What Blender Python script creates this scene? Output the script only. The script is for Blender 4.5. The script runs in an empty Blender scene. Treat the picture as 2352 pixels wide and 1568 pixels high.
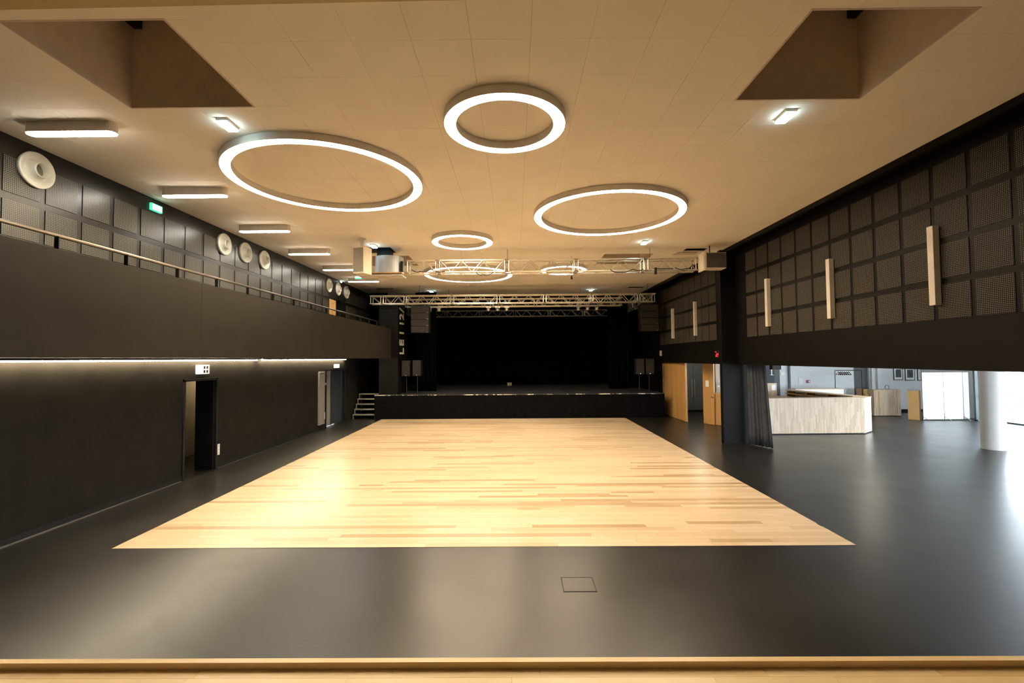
import bpy, bmesh, math, random
from mathutils import Vector, Matrix

random.seed(112)
sc = bpy.context.scene
col = sc.collection
pi = math.pi

# ------------------------------------------------------------------ camera
FPX, PITCH, YAW, ROLL = 1074.72, 0.03646, -0.00637, 0.00729
EYE = 2.55
cam_d = bpy.data.cameras.new('camera'); cam = bpy.data.objects.new('camera', cam_d); col.objects.link(cam)
cam_d.sensor_width = 36.0; cam_d.lens = 36.0 * FPX / 2352.0; cam_d.clip_end = 200
_R = Matrix(((math.cos(ROLL), 0, math.sin(ROLL)), (0, 1, 0), (-math.sin(ROLL), 0, math.cos(ROLL))))
_P = Matrix(((1, 0, 0), (0, math.cos(PITCH), -math.sin(PITCH)), (0, math.sin(PITCH), math.cos(PITCH))))
_Y = Matrix(((math.cos(YAW), math.sin(YAW), 0), (-math.sin(YAW), math.cos(YAW), 0), (0, 0, 1)))
_M = _Y @ _P @ _R
rt, fw, up = _M.col[0], _M.col[1], _M.col[2]
cam.matrix_world = Matrix(((rt.x, up.x, -fw.x, 0), (rt.y, up.y, -fw.y, 0), (rt.z, up.z, -fw.z, EYE), (0, 0, 0, 1)))
sc.camera = cam

# ------------------------------------------------------------------ view, world and daylight
sc.view_settings.view_transform = 'Standard'
sc.view_settings.look = 'None'
sc.view_settings.gamma = 1.0
sc.view_settings.use_curve_mapping = False
sc.view_settings.exposure = 0.0
SKY, RING, LINE, LED, SPOT = 25.0, 83.0, 60.0, 135.0, 26.0
world = bpy.data.worlds.new('sky'); sc.world = world; world.use_nodes = True
bg = world.node_tree.nodes['Background']
bg.inputs['Color'].default_value = (0.78, 0.89, 1.0, 1); bg.inputs['Strength'].default_value = SKY
for pl_, pr_, pw_ in (((18.5, 10.3, 1.45), (pi / 2, 0, pi / 2), 16.0), ((14.9, 2.15, 1.45), (pi / 2, 0, 0), 6.9)):
    pd_ = bpy.data.lights.new('window_portal', 'AREA'); pd_.shape = 'RECTANGLE'; pd_.size = pw_; pd_.size_y = 2.9; pd_.cycles.is_portal = True
    po_ = bpy.data.objects.new('window_portal', pd_); col.objects.link(po_); po_.location = pl_; po_.rotation_euler = pr_
sc.cycles.max_bounces = 10; sc.cycles.diffuse_bounces = 6; sc.cycles.glossy_bounces = 4
sc.cycles.sample_clamp_indirect = 12.0

# ------------------------------------------------------------------ materials
class NT:
    def __init__(s, name):
        s.m = bpy.data.materials.new(name); s.m.use_nodes = True
        s.t = s.m.node_tree; s.b = s.t.nodes['Principled BSDF']
    def n(s, typ, **kw):
        nd = s.t.nodes.new(typ)
        for k, v in kw.items(): setattr(nd, k, v)
        return nd
    def l(s, a, b): s.t.links.new(a, b)
    def val(s, nd, i, v):
        if hasattr(v, 'is_output'): s.l(v, nd.inputs[i])
        else: nd.inputs[i].default_value = v
    def math(s, op, a, b=0.0, c=0.0):
        nd = s.n('ShaderNodeMath', operation=op)
        for i, v in enumerate((a, b, c)): s.val(nd, i, v)
        return nd.outputs[0]
    def noise(s, vec, scale, detail=3.0, rough=0.5):
        nd = s.n('ShaderNodeTexNoise'); s.l(vec, nd.inputs['Vector'])
        nd.inputs['Scale'].default_value = scale; nd.inputs['Detail'].default_value = detail; nd.inputs['Roughness'].default_value = rough
        return nd.outputs['Fac']
    def coord(s, scale=(1, 1, 1), kind='Object'):
        tc = s.n('ShaderNodeTexCoord'); mp = s.n('ShaderNodeMapping'); s.l(tc.outputs[kind], mp.inputs['Vector'])
        mp.inputs['Scale'].default_value = scale
        return mp.outputs['Vector']
    def world(s, scale=(1, 1, 1)):
        g = s.n('ShaderNodeNewGeometry'); mp = s.n('ShaderNodeMapping'); s.l(g.outputs['Position'], mp.inputs['Vector'])
        mp.inputs['Scale'].default_value = scale
        return mp.outputs['Vector']
    def ramp(s, fac, stops):
        r = s.n('ShaderNodeValToRGB'); s.l(fac, r.inputs['Fac'])
        e = r.color_ramp.elements
        while len(e) < len(stops): e.new(0.5)
        for k, (p, c) in zip(e, stops): k.position = p; k.color = (*c, 1)
        return r.outputs['Color']
    def mix(s, fac, a, b, mode='MIX'):
        m = s.n('ShaderNodeMix', data_type='RGBA', blend_type=mode)
        s.val(m, 0, fac)
        for i, v in ((6, a), (7, b)):
            if hasattr(v, 'is_output'): s.l(v, m.inputs[i])
            else: m.inputs[i].default_value = (*v, 1)
        return m.outputs[2]
    def bump(s, h, strength, dist=0.01):
        b = s.n('ShaderNodeBump'); s.l(h, b.inputs['Height']); b.inputs['Strength'].default_value = strength; b.inputs['Distance'].default_value = dist
        s.l(b.outputs['Normal'], s.b.inputs['Normal'])
    def set(s, **kw):
        for k, v in kw.items():
            k = k.replace('_', ' ')
            if hasattr(v, 'is_output'): s.l(v, s.b.inputs[k])
            else: s.b.inputs[k].default_value = (*v, 1) if isinstance(v, tuple) and len(v) == 3 else v
        return s

MATS = {}
def paint(name, c, rough=0.5, metal=0.0, spec=0.5, var=0.06, nscale=6.0, bump=0.0):
    t = NT(name); v = t.world()
    f = t.noise(v, nscale, 4)
    lo = tuple(x * (1 - var) for x in c); hi = tuple(min(1, x * (1 + var)) for x in c)
    t.set(Base_Color=t.ramp(f, [(0.3, lo), (0.7, hi)]), Roughness=rough, Metallic=metal)
    t.b.inputs['Specular IOR Level'].default_value = spec
    if bump: t.bump(t.noise(v, nscale * 30, 2), bump)
    MATS[name] = t.m; return t.m
def glow(name, c, strength, base=(0.8, 0.8, 0.8)):
    t = NT(name); t.set(Base_Color=base, Emission_Color=c, Emission_Strength=strength, Roughness=0.5); MATS[name] = t.m; return t.m

WARM = (1.0, 0.80, 0.56); NEUT = (1.0, 0.93, 0.80); COOL = (0.62, 0.92, 1.0)
# black linoleum
t = NT('black_linoleum'); v = t.world()
n1 = t.noise(v, 0.9, 5, 0.6); n2 = t.noise(t.world((2.2, 9, 1)), 3.0, 4); n3 = t.noise(v, 140, 2)
t.set(Base_Color=t.ramp(n1, [(0.3, (0.011, 0.011, 0.0105)), (0.75, (0.018, 0.0175, 0.0165))]),
      Roughness=t.math('MULTIPLY_ADD', n1, 0.16, 0.24))
t.bump(t.math('ADD', n2, t.math('MULTIPLY', n3, 0.15)), 0.05, 0.01); MATS['lino'] = t.m
# parquet boards (tone is stored per board)
t = NT('parquet_oak'); a = t.n('ShaderNodeAttribute', attribute_name='tone'); v = t.world((1.2, 14, 14))
g = t.noise(v, 3.0, 6, 0.6)
c = t.ramp(a.outputs['Fac'], [(0.0, (0.39, 0.275, 0.155)), (0.18, (0.48, 0.355, 0.215)), (0.32, (0.57, 0.44, 0.285)), (1.0, (0.655, 0.535, 0.38))])
t.set(Base_Color=t.mix(t.math('MULTIPLY', g, 0.30), c, (0.46, 0.32, 0.17)), Roughness=0.30)
t.bump(g, 0.05, 0.004); MATS['parquet'] = t.m
t = NT('platform_maple'); a = t.n('ShaderNodeAttribute', attribute_name='tone'); v = t.world((1.6, 16, 16))
g = t.noise(v, 4.0, 6, 0.65)
c = t.ramp(a.outputs['Fac'], [(0.0, (0.82, 0.60, 0.30)), (1.0, (0.97, 0.77, 0.45))])
t.set(Base_Color=t.mix(t.math('MULTIPLY', g, 0.25), c, (0.60, 0.40, 0.18)), Roughness=0.35); MATS['platform'] = t.m
# pale strip wood of the bar (vertical glued strips)
def strip_wood(name, lo, hi, pitch=0.05, length=0.45, rough=0.42):
    t = NT(name); g = t.n('ShaderNodeNewGeometry'); sp = t.n('ShaderNodeSeparateXYZ'); t.l(g.outputs['Position'], sp.inputs[0])
    s = t.math('FLOOR', t.math('DIVIDE', t.math('ADD', sp.outputs[0], t.math('MULTIPLY', sp.outputs[1], 0.83)), pitch))
    w1 = t.n('ShaderNodeTexWhiteNoise', noise_dimensions='1D'); t.l(s, w1.inputs['W'])
    z = t.math('FLOOR', t.math('ADD', t.math('DIVIDE', sp.outputs[2], length), t.math('MULTIPLY', w1.outputs['Value'], 7.0)))
    cv = t.n('ShaderNodeCombineXYZ'); t.l(s, cv.inputs[0]); t.l(z, cv.inputs[1])
    w2 = t.n('ShaderNodeTexWhiteNoise', noise_dimensions='2D'); t.l(cv.outputs[0], w2.inputs['Vector'])
    gr = t.noise(t.world((30, 30, 2)), 2.0, 4)
    f = t.math('ADD', t.math('MULTIPLY', w2.outputs['Value'], 0.75), t.math('MULTIPLY', gr, 0.25))
    t.set(Base_Color=t.ramp(f, [(0.1, lo), (0.9, hi)]), Roughness=rough); MATS[name] = t.m; return t.m
strip_wood('bar_oak', (0.48, 0.345, 0.22), (0.64, 0.50, 0.35))
strip_wood('cabinet_oak', (0.42, 0.31, 0.21), (0.58, 0.45, 0.32))
strip_wood('door_oak', (0.46, 0.26, 0.085), (0.56, 0.33, 0.12), 0.12, 3.0)
strip_wood('shelf_oak', (0.34, 0.19, 0.055), (0.46, 0.28, 0.09), 0.1, 2.0)
# perforated acoustic panel: pale pinholes on a dark board
def perforated(name, dark, dot, pitch=0.0255, rad=0.28, spec=0.1, rough=0.5):
    t = NT(name); tc = t.n('ShaderNodeTexCoord'); sp = t.n('ShaderNodeSeparateXYZ'); t.l(tc.outputs['Object'], sp.inputs[0])
    u = t.math('SUBTRACT', t.math('FRACT', t.math('DIVIDE', sp.outputs[1], pitch)), 0.5)
    w = t.math('SUBTRACT', t.math('FRACT', t.math('DIVIDE', sp.outputs[2], pitch)), 0.5)
    d = t.math('SQRT', t.math('ADD', t.math('MULTIPLY', u, u), t.math('MULTIPLY', w, w)))
    t.set(Base_Color=t.mix(t.math('LESS_THAN', d, rad), dark, dot), Roughness=rough); t.b.inputs['Specular IOR Level'].default_value = spec; MATS[name] = t.m
perforated('panel_left', (0.011, 0.011, 0.0095), (0.20, 0.19, 0.135), spec=0.40, rough=0.32)
perforated('panel_right', (0.0085, 0.008, 0.007), (0.175, 0.150, 0.115))
paint('wall_black', (0.0055, 0.0051, 0.0045), 0.42, spec=0.10, var=0.2, nscale=2)
paint('wall_satin', (0.0085, 0.0082, 0.0062), 0.30, spec=0.45, var=0.2, nscale=2)
paint('wall_black_low', (0.0165, 0.0147, 0.012), 0.6, spec=0.02, var=0.15, nscale=3)
paint('fascia', (0.024, 0.0205, 0.0150), 0.34, spec=0.12, var=0.12, nscale=2, bump=0.02)
paint('ceiling_white', (0.92, 0.85, 0.73), 0.85, var=0.025, nscale=1.2, spec=0.2)
paint('plenum', (0.03, 0.028, 0.026), 0.9)
paint('soffit', (0.55, 0.43, 0.22), 0.7)
paint('shaft', (0.62, 0.52, 0.42), 0.85, spec=0.2)
paint('stage_black', (0.005, 0.005, 0.005), 0.8, var=0.25, spec=0.08)
paint('velvet', (0.0036, 0.0034, 0.0036), 0.95, var=0.3, spec=0.05)
paint('stage_deck', (0.024, 0.025, 0.028), 0.5, var=0.35, nscale=1.5)
paint('curtain_grey', (0.13, 0.14, 0.165), 0.9, var=0.15, nscale=8, spec=0.2)
paint('aluminium', (0.72, 0.68, 0.58), 0.32, 0.85, var=0.06)
paint('steel', (0.45, 0.43, 0.40), 0.28, 1.0)
paint('rail_steel', (0.20, 0.18, 0.155), 0.30, 1.0)
paint('housing', (0.72, 0.68, 0.62), 0.55, spec=0.3)
paint('throat_grey', (0.16, 0.15, 0.11), 0.6)
paint('white_plastic', (0.80, 0.78, 0.72), 0.45)
paint('panel_grey', (0.20, 0.185, 0.155), 0.5, spec=0.3)
paint('sconce_white', (0.62, 0.56, 0.48), 0.5)
paint('nozzle_white', (0.70, 0.68, 0.58), 0.35)
paint('dark_metal', (0.012, 0.012, 0.012), 0.45, 0.0, spec=0.2)
paint('speaker_black', (0.010, 0.010, 0.009), 0.6, spec=0.15)
paint('grille_grey', (0.028, 0.025, 0.021), 0.8, bump=0.2, spec=0.1)
paint('speaker_white', (0.78, 0.70, 0.56), 0.5)
paint('grille_taupe', (0.30, 0.265, 0.21), 0.7, bump=0.2)
paint('lift_silver', (0.34, 0.36, 0.39), 0.45, 0.35)
paint('kitchen_blue', (0.10, 0.125, 0.14), 0.4)
paint('grille_mid', (0.085, 0.075, 0.058), 0.8, bump=0.2, spec=0.1)
paint('lobby_grey', (0.70, 0.72, 0.73), 0.7, var=0.03)
paint('lobby_dark', (0.11, 0.112, 0.11), 0.7)
paint('white_paint', (0.80, 0.80, 0.78), 0.6)
paint('column_white', (0.68, 0.66, 0.63), 0.7, var=0.03)
paint('beige', (0.42, 0.37, 0.26), 0.7)
paint('door_dark', (0.008, 0.008, 0.008), 0.5, spec=0.1)
paint('door_blue', (0.035, 0.042, 0.048), 0.4, spec=0.2)
paint('black_rubber', (0.012, 0.012, 0.012), 0.6)
paint('paper', (0.80, 0.80, 0.78), 0.8)
paint('ink', (0.03, 0.03, 0.03), 0.8)
paint('photo_dark', (0.06, 0.065, 0.07), 0.5, var=0.7, nscale=14)
paint('alarm_red', (0.35, 0.03, 0.02), 0.4)
paint('clothes_brown', (0.07, 0.035, 0.03), 0.9)
paint('frame_green', (0.035, 0.06, 0.065), 0.35)
paint('paving', (0.50, 0.49, 0.46), 0.9)
paint('hedge_leaf', (0.05, 0.09, 0.03), 0.7)
paint('letter_grey', (0.52, 0.50, 0.44), 0.5)
t = NT('edge_metal'); n = t.noise(t.world((1.4, 0.1, 0.1)), 1.6, 5, 0.75)
t.set(Base_Color=t.ramp(n, [(0.50, (0.02, 0.02, 0.02)), (0.60, (0.75, 0.7, 0.6))]), Roughness=0.4); MATS['edge_metal'] = t.m
glow('ring_light', WARM, RING); glow('line_light', NEUT, LINE); glow('led_light', (1.0, 0.82, 0.56), LED)
glow('spot_light', COOL, SPOT); glow('sign_light', (0.80, 1.0, 0.92), 5.0); glow('sign_green', (0.10, 0.75, 0.45), 1.2, (0.05, 0.4, 0.25))
glow('sign_white', (1.0, 0.93, 0.84), 1.6); glow('clock_red', (1.0, 0.02, 0.03), 2.2, (0.3, 0, 0))
t = NT('window_glass'); tr = t.n('ShaderNodeBsdfTransparent'); gl = t.n('ShaderNodeBsdfGlossy'); mx = t.n('ShaderNodeMixShader')
fr = t.n('ShaderNodeFresnel'); fr.inputs['IOR'].default_value = 1.35; gl.inputs['Roughness'].default_value = 0.02
t.l(fr.outputs[0], mx.inputs[0]); t.l(tr.outputs[0], mx.inputs[1]); t.l(gl.outputs[0], mx.inputs[2])
t.l(mx.outputs[0], t.t.nodes['Material Output'].inputs['Surface']); MATS['glass'] = t.m

# ------------------------------------------------------------------ mesh helpers
def wloc(o):
    v = Vector(o.location)
    return v + wloc(o.parent) if o.parent else v
def link(name, me, mat=None, parent=None, loc=(0, 0, 0), rot=None, local=False):
    o = bpy.data.objects.new(name, me); col.objects.link(o)
    loc = Vector(loc)
    if parent is not None:
        o.parent = parent
        if not local: loc = loc - wloc(parent)
    o.location = loc
    if rot: o.rotation_euler = rot
    if me is not None and mat is not None and hasattr(me, 'materials') and not me.materials: me.materials.append(MATS[mat])
    return o
def tag(o, label=None, cat=None, group=None, kind=None):
    if label: o['label'] = label
    if cat: o['category'] = cat
    if group: o['group'] = group
    if kind: o['kind'] = kind
    return o
def empty(name, loc, label, cat, rz=0.0, group=None, kind=None):
    o = bpy.data.objects.new(name, None); col.objects.link(o); o.location = loc; o.rotation_euler = (0, 0, rz)
    return tag(o, label, cat, group, kind)
def fin(bm, name, smooth=False):
    me = bpy.data.meshes.new(name); bmesh.ops.recalc_face_normals(bm, faces=bm.faces); bm.to_mesh(me); bm.free()
    if smooth:
        for p in me.polygons: p.use_smooth = True
    return me
def bm_box(bm, x0, x1, y0, y1, z0, z1):
    vs = [bm.verts.new(p) for p in ((x0, y0, z0), (x1, y0, z0), (x1, y1, z0), (x0, y1, z0), (x0, y0, z1), (x1, y0, z1), (x1, y1, z1), (x0, y1, z1))]
    for f in ((0, 3, 2, 1), (4, 5, 6, 7), (0, 1, 5, 4), (1, 2, 6, 5), (2, 3, 7, 6), (3, 0, 4, 7)): bm.faces.new([vs[i] for i in f])
    return vs
def boxm(name, sx, sy, sz, bev=0.0):
    bm = bmesh.new(); bm_box(bm, -sx / 2, sx / 2, -sy / 2, sy / 2, -sz / 2, sz / 2)
    if bev: bmesh.ops.bevel(bm, geom=bm.edges[:], offset=bev, segments=2, affect='EDGES', profile=0.5)
    return fin(bm, name)
def box(name, x0, x1, y0, y1, z0, z1, mat, parent=None, bev=0.0, local=False):
    x0, x1 = min(x0, x1), max(x0, x1); y0, y1 = min(y0, y1), max(y0, y1); z0, z1 = min(z0, z1), max(z0, z1)
    return link(name, boxm(name, x1 - x0, y1 - y0, z1 - z0, bev), mat, parent, ((x0 + x1) / 2, (y0 + y1) / 2, (z0 + z1) / 2), local=local)
def sbox(*a, **k): return tag(box(*a, **k), kind='structure')
def bm_tube(bm, a, b, r, n=8, r2=None):
    a, b = Vector(a), Vector(b); d = (b - a).normalized(); r2 = r if r2 is None else r2
    u = d.orthogonal().normalized(); w = d.cross(u)
    A = [bm.verts.new(a + (u * math.cos(2 * pi * i / n) + w * math.sin(2 * pi * i / n)) * r) for i in range(n)]
    B = [bm.verts.new(b + (u * math.cos(2 * pi * i / n) + w * math.sin(2 * pi * i / n)) * r2) for i in range(n)]
    for i in range(n): bm.faces.new((A[i], A[(i + 1) % n], B[(i + 1) % n], B[i]))
    bm.faces.new(A[::-1]); bm.faces.new(B)
def tube(name, a, b, r, mat, parent=None, n=8, local=False, r2=None):
    a, b = Vector(a), Vector(b); c = (a + b) / 2
    bm = bmesh.new(); bm_tube(bm, a - c, b - c, r, n, r2)
    return link(name, fin(bm, name), mat, parent, c, local=local)
def path_tube(name, pts, r, mat, parent=None, n=8, local=False):
    c = Vector(pts[0]); bm = bmesh.new()
    for a, b in zip(pts, pts[1:]): bm_tube(bm, Vector(a) - c, Vector(b) - c, r, n)
    return link(name, fin(bm, name), mat, parent, c, local=local)
def bm_lathe(bm, prof, n=48, axis='Z', close=False):
    rows = []
    for i in range(n):
        ca, sa = math.cos(2 * pi * i / n), math.sin(2 * pi * i / n)
        rows.append([bm.verts.new((r * ca, r * sa, z) if axis == 'Z' else (z, r * ca, r * sa)) for r, z in prof])
    m = len(prof)
    for i in range(n):
        A, B = rows[i], rows[(i + 1) % n]
        for j in range(m if close else m - 1): bm.faces.new((A[j], B[j], B[(j + 1) % m], A[(j + 1) % m]))
    return rows
def lathe(name, prof, mat, parent=None, loc=(0, 0, 0), n=48, axis='Z', close=False, smooth=True, local=False):
    bm = bmesh.new(); rows = bm_lathe(bm, prof, n, axis, close)
    return link(name, fin(bm, name, smooth), mat, parent, loc, local=local)
def prism(name, pts, z0, z1, mat, parent=None):
    cx = sum(p[0] for p in pts) / len(pts); cy = sum(p[1] for p in pts) / len(pts)
    bm = bmesh.new()
    A = [bm.verts.new((p[0] - cx, p[1] - cy, z0)) for p in pts]; B = [bm.verts.new((p[0] - cx, p[1] - cy, z1)) for p in pts]
    bm.faces.new(A[::-1]); bm.faces.new(B); k = len(pts)
    for i in range(k): bm.faces.new((A[i], A[(i + 1) % k], B[(i + 1) % k], B[i]))
    return link(name, fin(bm, name), mat, parent, (cx, cy, 0))

# ================================================================== THE SETTING
XL, XR, ZC = -7.1, 6.6, 5.75
Y0, YB = -2.2, 28.3
# --- floor
floor = sbox('floor', XL - 2.4, 18.7, Y0, YB + 0.2, -0.30, 0.0, 'lino')
tag(floor, 'dark grey linoleum floor of the hall and foyer')
# floor access plate
fp = empty('floor_hatch', (0.69, 5.38, 0), 'small square access plate set flush in the dark floor near the platform', 'floor hatch')
box('plate', 0.522, 0.866, 5.222, 5.538, 0.0, 0.003, 'lino', fp)
for a_ in ((0.510, 0.520, 5.21, 5.55), (0.868, 0.878, 5.21, 5.55), (0.520, 0.868, 5.21, 5.22), (0.520, 0.868, 5.54, 5.55)):
    box('rim', *a_, 0.0, 0.004, 'dark_metal', fp)

# --- parquet dance floor
PQ = [(-5.52, 6.44), (4.585, 6.44), (4.66, 20.0), (-5.70, 20.0)]
pq = empty('floor_parquet', (0, 6.44, 0), 'pale oak strip parquet dance floor inlaid in the dark linoleum', None, kind='structure')
def tone_mesh(name, boxes):
    me = bpy.data.meshes.new(name); V, F, T = [], [], []
    for (p, z0, z1, tone) in boxes:
        k = len(V); V += [(x, y, z0) for x, y in p] + [(x, y, z1) for x, y in p]
        for f in ((4, 5, 6, 7), (0, 1, 5, 4), (1, 2, 6, 5), (2, 3, 7, 6), (3, 0, 4, 7)): F.append([k + i for i in f]); T.append(tone)
    me.from_pydata(V, [], F); at = me.attributes.new('tone', 'FLOAT', 'FACE')
    for i, q in enumerate(T): at.data[i].value = q
    return me
def row_tone():
    r = random.random()
    return random.uniform(0.0, 0.16) if r < 0.13 else (random.uniform(0.2, 0.45) if r < 0.38 else random.uniform(0.5, 1.0))
boards = []
y = 6.44; PW = 0.118
while y < 20.0 - 0.02:
    y1 = min(y + PW, 20.0); f = (y - 6.44) / 13.56
    xl, xr = -5.52 - 0.18 * f, 4.585 + 0.075 * f
    x = xl - random.uniform(0, 1.5); base = row_tone()
    while x < xr:
        L = random.choice((0.45, 0.8, 1.1, 1.5, 1.9, 2.3)) * random.uniform(0.85, 1.15)
        a, b = max(x, xl), min(x + L, xr)
        tn = base + random.uniform(-0.1, 0.1) if random.random() < 0.55 else row_tone()
        if b - a > 0.02: boards.append((a + 0.0008, b - 0.0008, y + 0.0008, y1 - 0.0008, min(1, max(0, tn))))
        x += L
    y = y1
for (a, b, c, d, tn) in boards[:300]:
    cx, cy = (a + b) / 2, (c + d) / 2
    me = tone_mesh('board', [([(a - cx, c - cy), (b - cx, c - cy), (b - cx, d - cy), (a - cx, d - cy)], 0.0, 0.004, tn)])
    link('board', me, 'parquet', pq, (cx, cy, 0))
rest = tone_mesh('boards', [([(a, c), (b, c), (b, d), (a, d)], 0.0, 0.004, tn) for (a, b, c, d, tn) in boards[300:]])
tag(link('board_field', rest, 'parquet', pq, (0, 0, 0)), kind='stuff')

# --- wooden platform the photograph is taken from
PZ = 0.95
pf = empty('floor_platform', (0, 2.5, 0), 'honey-coloured wooden platform with a raised edge strip', None, kind='structure')
box('body', XL + 0.02, XR - 0.02, Y0 + 0.02, 2.53, 0.001, PZ - 0.02, 'dark_metal', pf)
y = 2.475; k = 0
while y > 1.75:
    x = -5.0 + random.uniform(-0.8, 0)
    while x < 5.0:
        L = random.uniform(0.6, 1.25); cx, cy = x + L / 2, y - 0.0325
        me = tone_mesh('plank', [([(-L / 2 + 0.0007, -0.0318), (L / 2 - 0.0007, -0.0318), (L / 2 - 0.0007, 0.0318), (-L / 2 + 0.0007, 0.0318)], PZ - 0.02, PZ, random.random())])
        link('plank', me, 'platform', pf, (cx, cy, 0)); x += L
    y -= 0.065
box('plank_field', XL + 0.02, XR - 0.02, Y0 + 0.02, y + 0.02, PZ - 0.02, PZ - 0.002, 'soffit', pf)
es = tone_mesh('edge_strip', [([(-6.6, -0.018), (6.6, -0.018), (6.6, 0.018), (-6.6, 0.018)], PZ - 0.03, PZ + 0.034, 0.25)])
link('edge_strip', es, 'platform', pf, (0, 2.495, 0))

# --- ceiling: 0.6 m tiles with shafts and hoist holes
ceil = empty('ceiling', (0, 10, ZC), 'off-white suspended ceiling of large square tiles', None, kind='structure')
CX0, CX1, CY0, CY1 = XL - 0.05, 6.24, 2.0, 23.2
SHAFTS = [(-4.82, -3.28, 4.26, 5.765), (2.78, 4.30, 4.235, 5.73), (-4.82, -3.28, 14.35, 15.85), (2.80, 4.28, 14.35, 15.85)]
HOLES = [(-4.30, -3.55, 13.25, 13.95), (5.08, 5.72, 13.72, 14.05), (-6.30, -5.50, 21.0, 21.35), (5.20, 5.90, 21.1, 21.5)]
def sub(r, h):
    x0, x1, y0, y1 = r; a0, a1, b0, b1 = h
    if a1 <= x0 or a0 >= x1 or b1 <= y0 or b0 >= y1: return [r]
    out = []
    if b0 > y0: out.append((x0, x1, y0, b0))
    if b1 < y1: out.append((x0, x1, b1, y1))
    m0, m1 = max(y0, b0), min(y1, b1)
    if a0 > x0: out.append((x0, a0, m0, m1))
    if a1 < x1: out.append((a1, x1, m0, m1))
    return [q for q in out if q[1] - q[0] > 0.01 and q[3] - q[2] > 0.01]
G = 0.0012
tiles = []
ty = 4.578 - 0.6 * 5
while ty < CY1:
    tx = -0.42 - 0.6 * 12
    while tx < CX1:
        r = (max(tx, CX0), min(tx + 0.6, CX1), max(ty, CY0), min(ty + 0.6, CY1))
        if r[1] - r[0] > 0.02 and r[3] - r[2] > 0.02:
            rs = [r]
            for h in SHAFTS + HOLES: rs = [q for p in rs for q in sub(p, h)]
            tiles.append(rs)
        tx += 0.6
    ty += 0.6
def tile_mesh(rs, cx, cy, bm=None):
    own = bm is None; bm = bm or bmesh.new()
    for (a, b, c, d) in rs: bm_box(bm, a + G - cx, b - G - cx, c + G - cy, d - G - cy, ZC, ZC + 0.02)
    return fin(bm, 'ceiling_tile') if own else None
full = boxm('ceiling_tile', 0.6 - 2 * G, 0.6 - 2 * G, 0.02); full.materials.append(MATS['ceiling_white'])
tiles = [rs for rs in tiles if rs]
front = [rs for rs in tiles if rs[0][2] > 3.9]; hid = [rs for rs in tiles if rs[0][2] <= 3.9]
front.sort(key=lambda rs: (round(rs[0][2] / 0.6), abs(rs[0][0])))
for rs in front[:300]:
    if len(rs) == 1 and rs[0][1] - rs[0][0] > 0.599 and rs[0][3] - rs[0][2] > 0.599:
        link('ceiling_tile', full, None, ceil, ((rs[0][0] + rs[0][1]) / 2, (rs[0][2] + rs[0][3]) / 2, ZC + 0.01))
    else:
        cx, cy = rs[0][0], rs[0][2]
        link('ceiling_tile', tile_mesh(rs, cx, cy), 'ceiling_white', ceil, (cx, cy, 0))
bm = bmesh.new()
for rs in front[300:] + hid: tile_mesh(rs, 0, 0, bm)
tag(link('tile_field', fin(bm, 'tile_field'), 'ceiling_white', ceil, (0, 0, 0)), kind='stuff')
for i, (a, b, c, d) in enumerate(SHAFTS):      # deep square shafts
    bm = bmesh.new(); w = 0.02
    for q in ((a - w, a, c - w, d + w), (b, b + w, c - w, d + w), (a, b, c - w, c), (a, b, d, d + w)): bm_box(bm, *q, ZC - 0.003, ZC + 1.12)
    bm_box(bm, a - w, b + w, c - w, d + w, ZC + 1.12, ZC + 1.14)
    link('shaft', fin(bm, 'shaft'), 'shaft', ceil)
    box('shaft_beam', a, b, c + 0.1, c + 0.35, ZC + 0.98, ZC + 1.1, 'dark_metal', ceil)
    box('shaft_beam', (a + 0.03) if i % 2 == 0 else (b - 0.13), (a + 0.13) if i % 2 == 0 else (b - 0.03), d - 0.35, d - 0.02, ZC + 1.0, ZC + 1.1, 'dark_metal', ceil)
# roof slab above, dark plenum: four strips that leave nothing open
roof = sbox('roof', XL - 2.4, XR + 0.6, Y0 - 0.2, YB + 0.4, 7.05, 7.25, 'plenum')
sb = link('trim_1', boxm('trim_1', 8.0, 2.2, 0.06), 'soffit', None, (-2.6, 2.904, ZC - 0.035), (0, 0, -0.012)); tag(sb, 'ochre strip of lower ceiling above the platform', kind='structure')
tr = sbox('trim_2', 6.235, 6.275, 2.0, 23.2, ZC - 0.11, ZC + 0.05, 'wall_black'); tag(tr, 'black edge board closing the tiled ceiling')
sbox('trim_3', CX0, 6.24, 23.2, 23.26, ZC - 0.02, 7.05, 'plenum')
sbox('trim_4', 6.275, XR, Y0, 23.2, ZC + 0.02, ZC + 0.06, 'wall_black')

# --- left wall with two door openings and the gallery door
D1 = (10.02, 11.08, 2.12); D2 = (17.52, 19.52, 2.15); GD = (17.75, 18.95, 4.93)
wl = empty('wall_left', (XL, 8, 0), 'black side wall with rows of perforated acoustic panels above the gallery', None, kind='structure')
WT = 0.45
for (a, b, z0, z1) in ((Y0, D1[0], 0, 2.6), (D1[1], D2[0], 0, 2.6), (D1[0], D1[1], D1[2], 2.6), (D2[0], D2[1], D2[2], 2.6), (D2[1], YB, 0, 2.6)):
    box('lower_wall', XL - WT, XL, a, b, z0, z1, 'wall_black_low', wl)
for (a, b, z0, z1) in ((Y0, GD[0], 2.6, 7.05), (GD[1], YB, 2.6, 7.05), (GD[0], GD[1], GD[2], 7.05)):
    box('upper_wall', XL - WT, XL, a, b, z0, z1, 'wall_satin', wl)
pm = boxm('acoustic_panel', 0.010, 0.51, 0.51); pm.materials.append(MATS['panel_left'])
k = 0
for i in range(-2, 27):
    yc = 6.615 + 0.6 * i
    if GD[0] - 0.3 < yc < GD[1] + 0.5: continue
    for zc in (5.195, 4.578, 3.96):
        link('acoustic_panel', pm, None, wl, (XL + 0.005, yc, zc))
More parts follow.
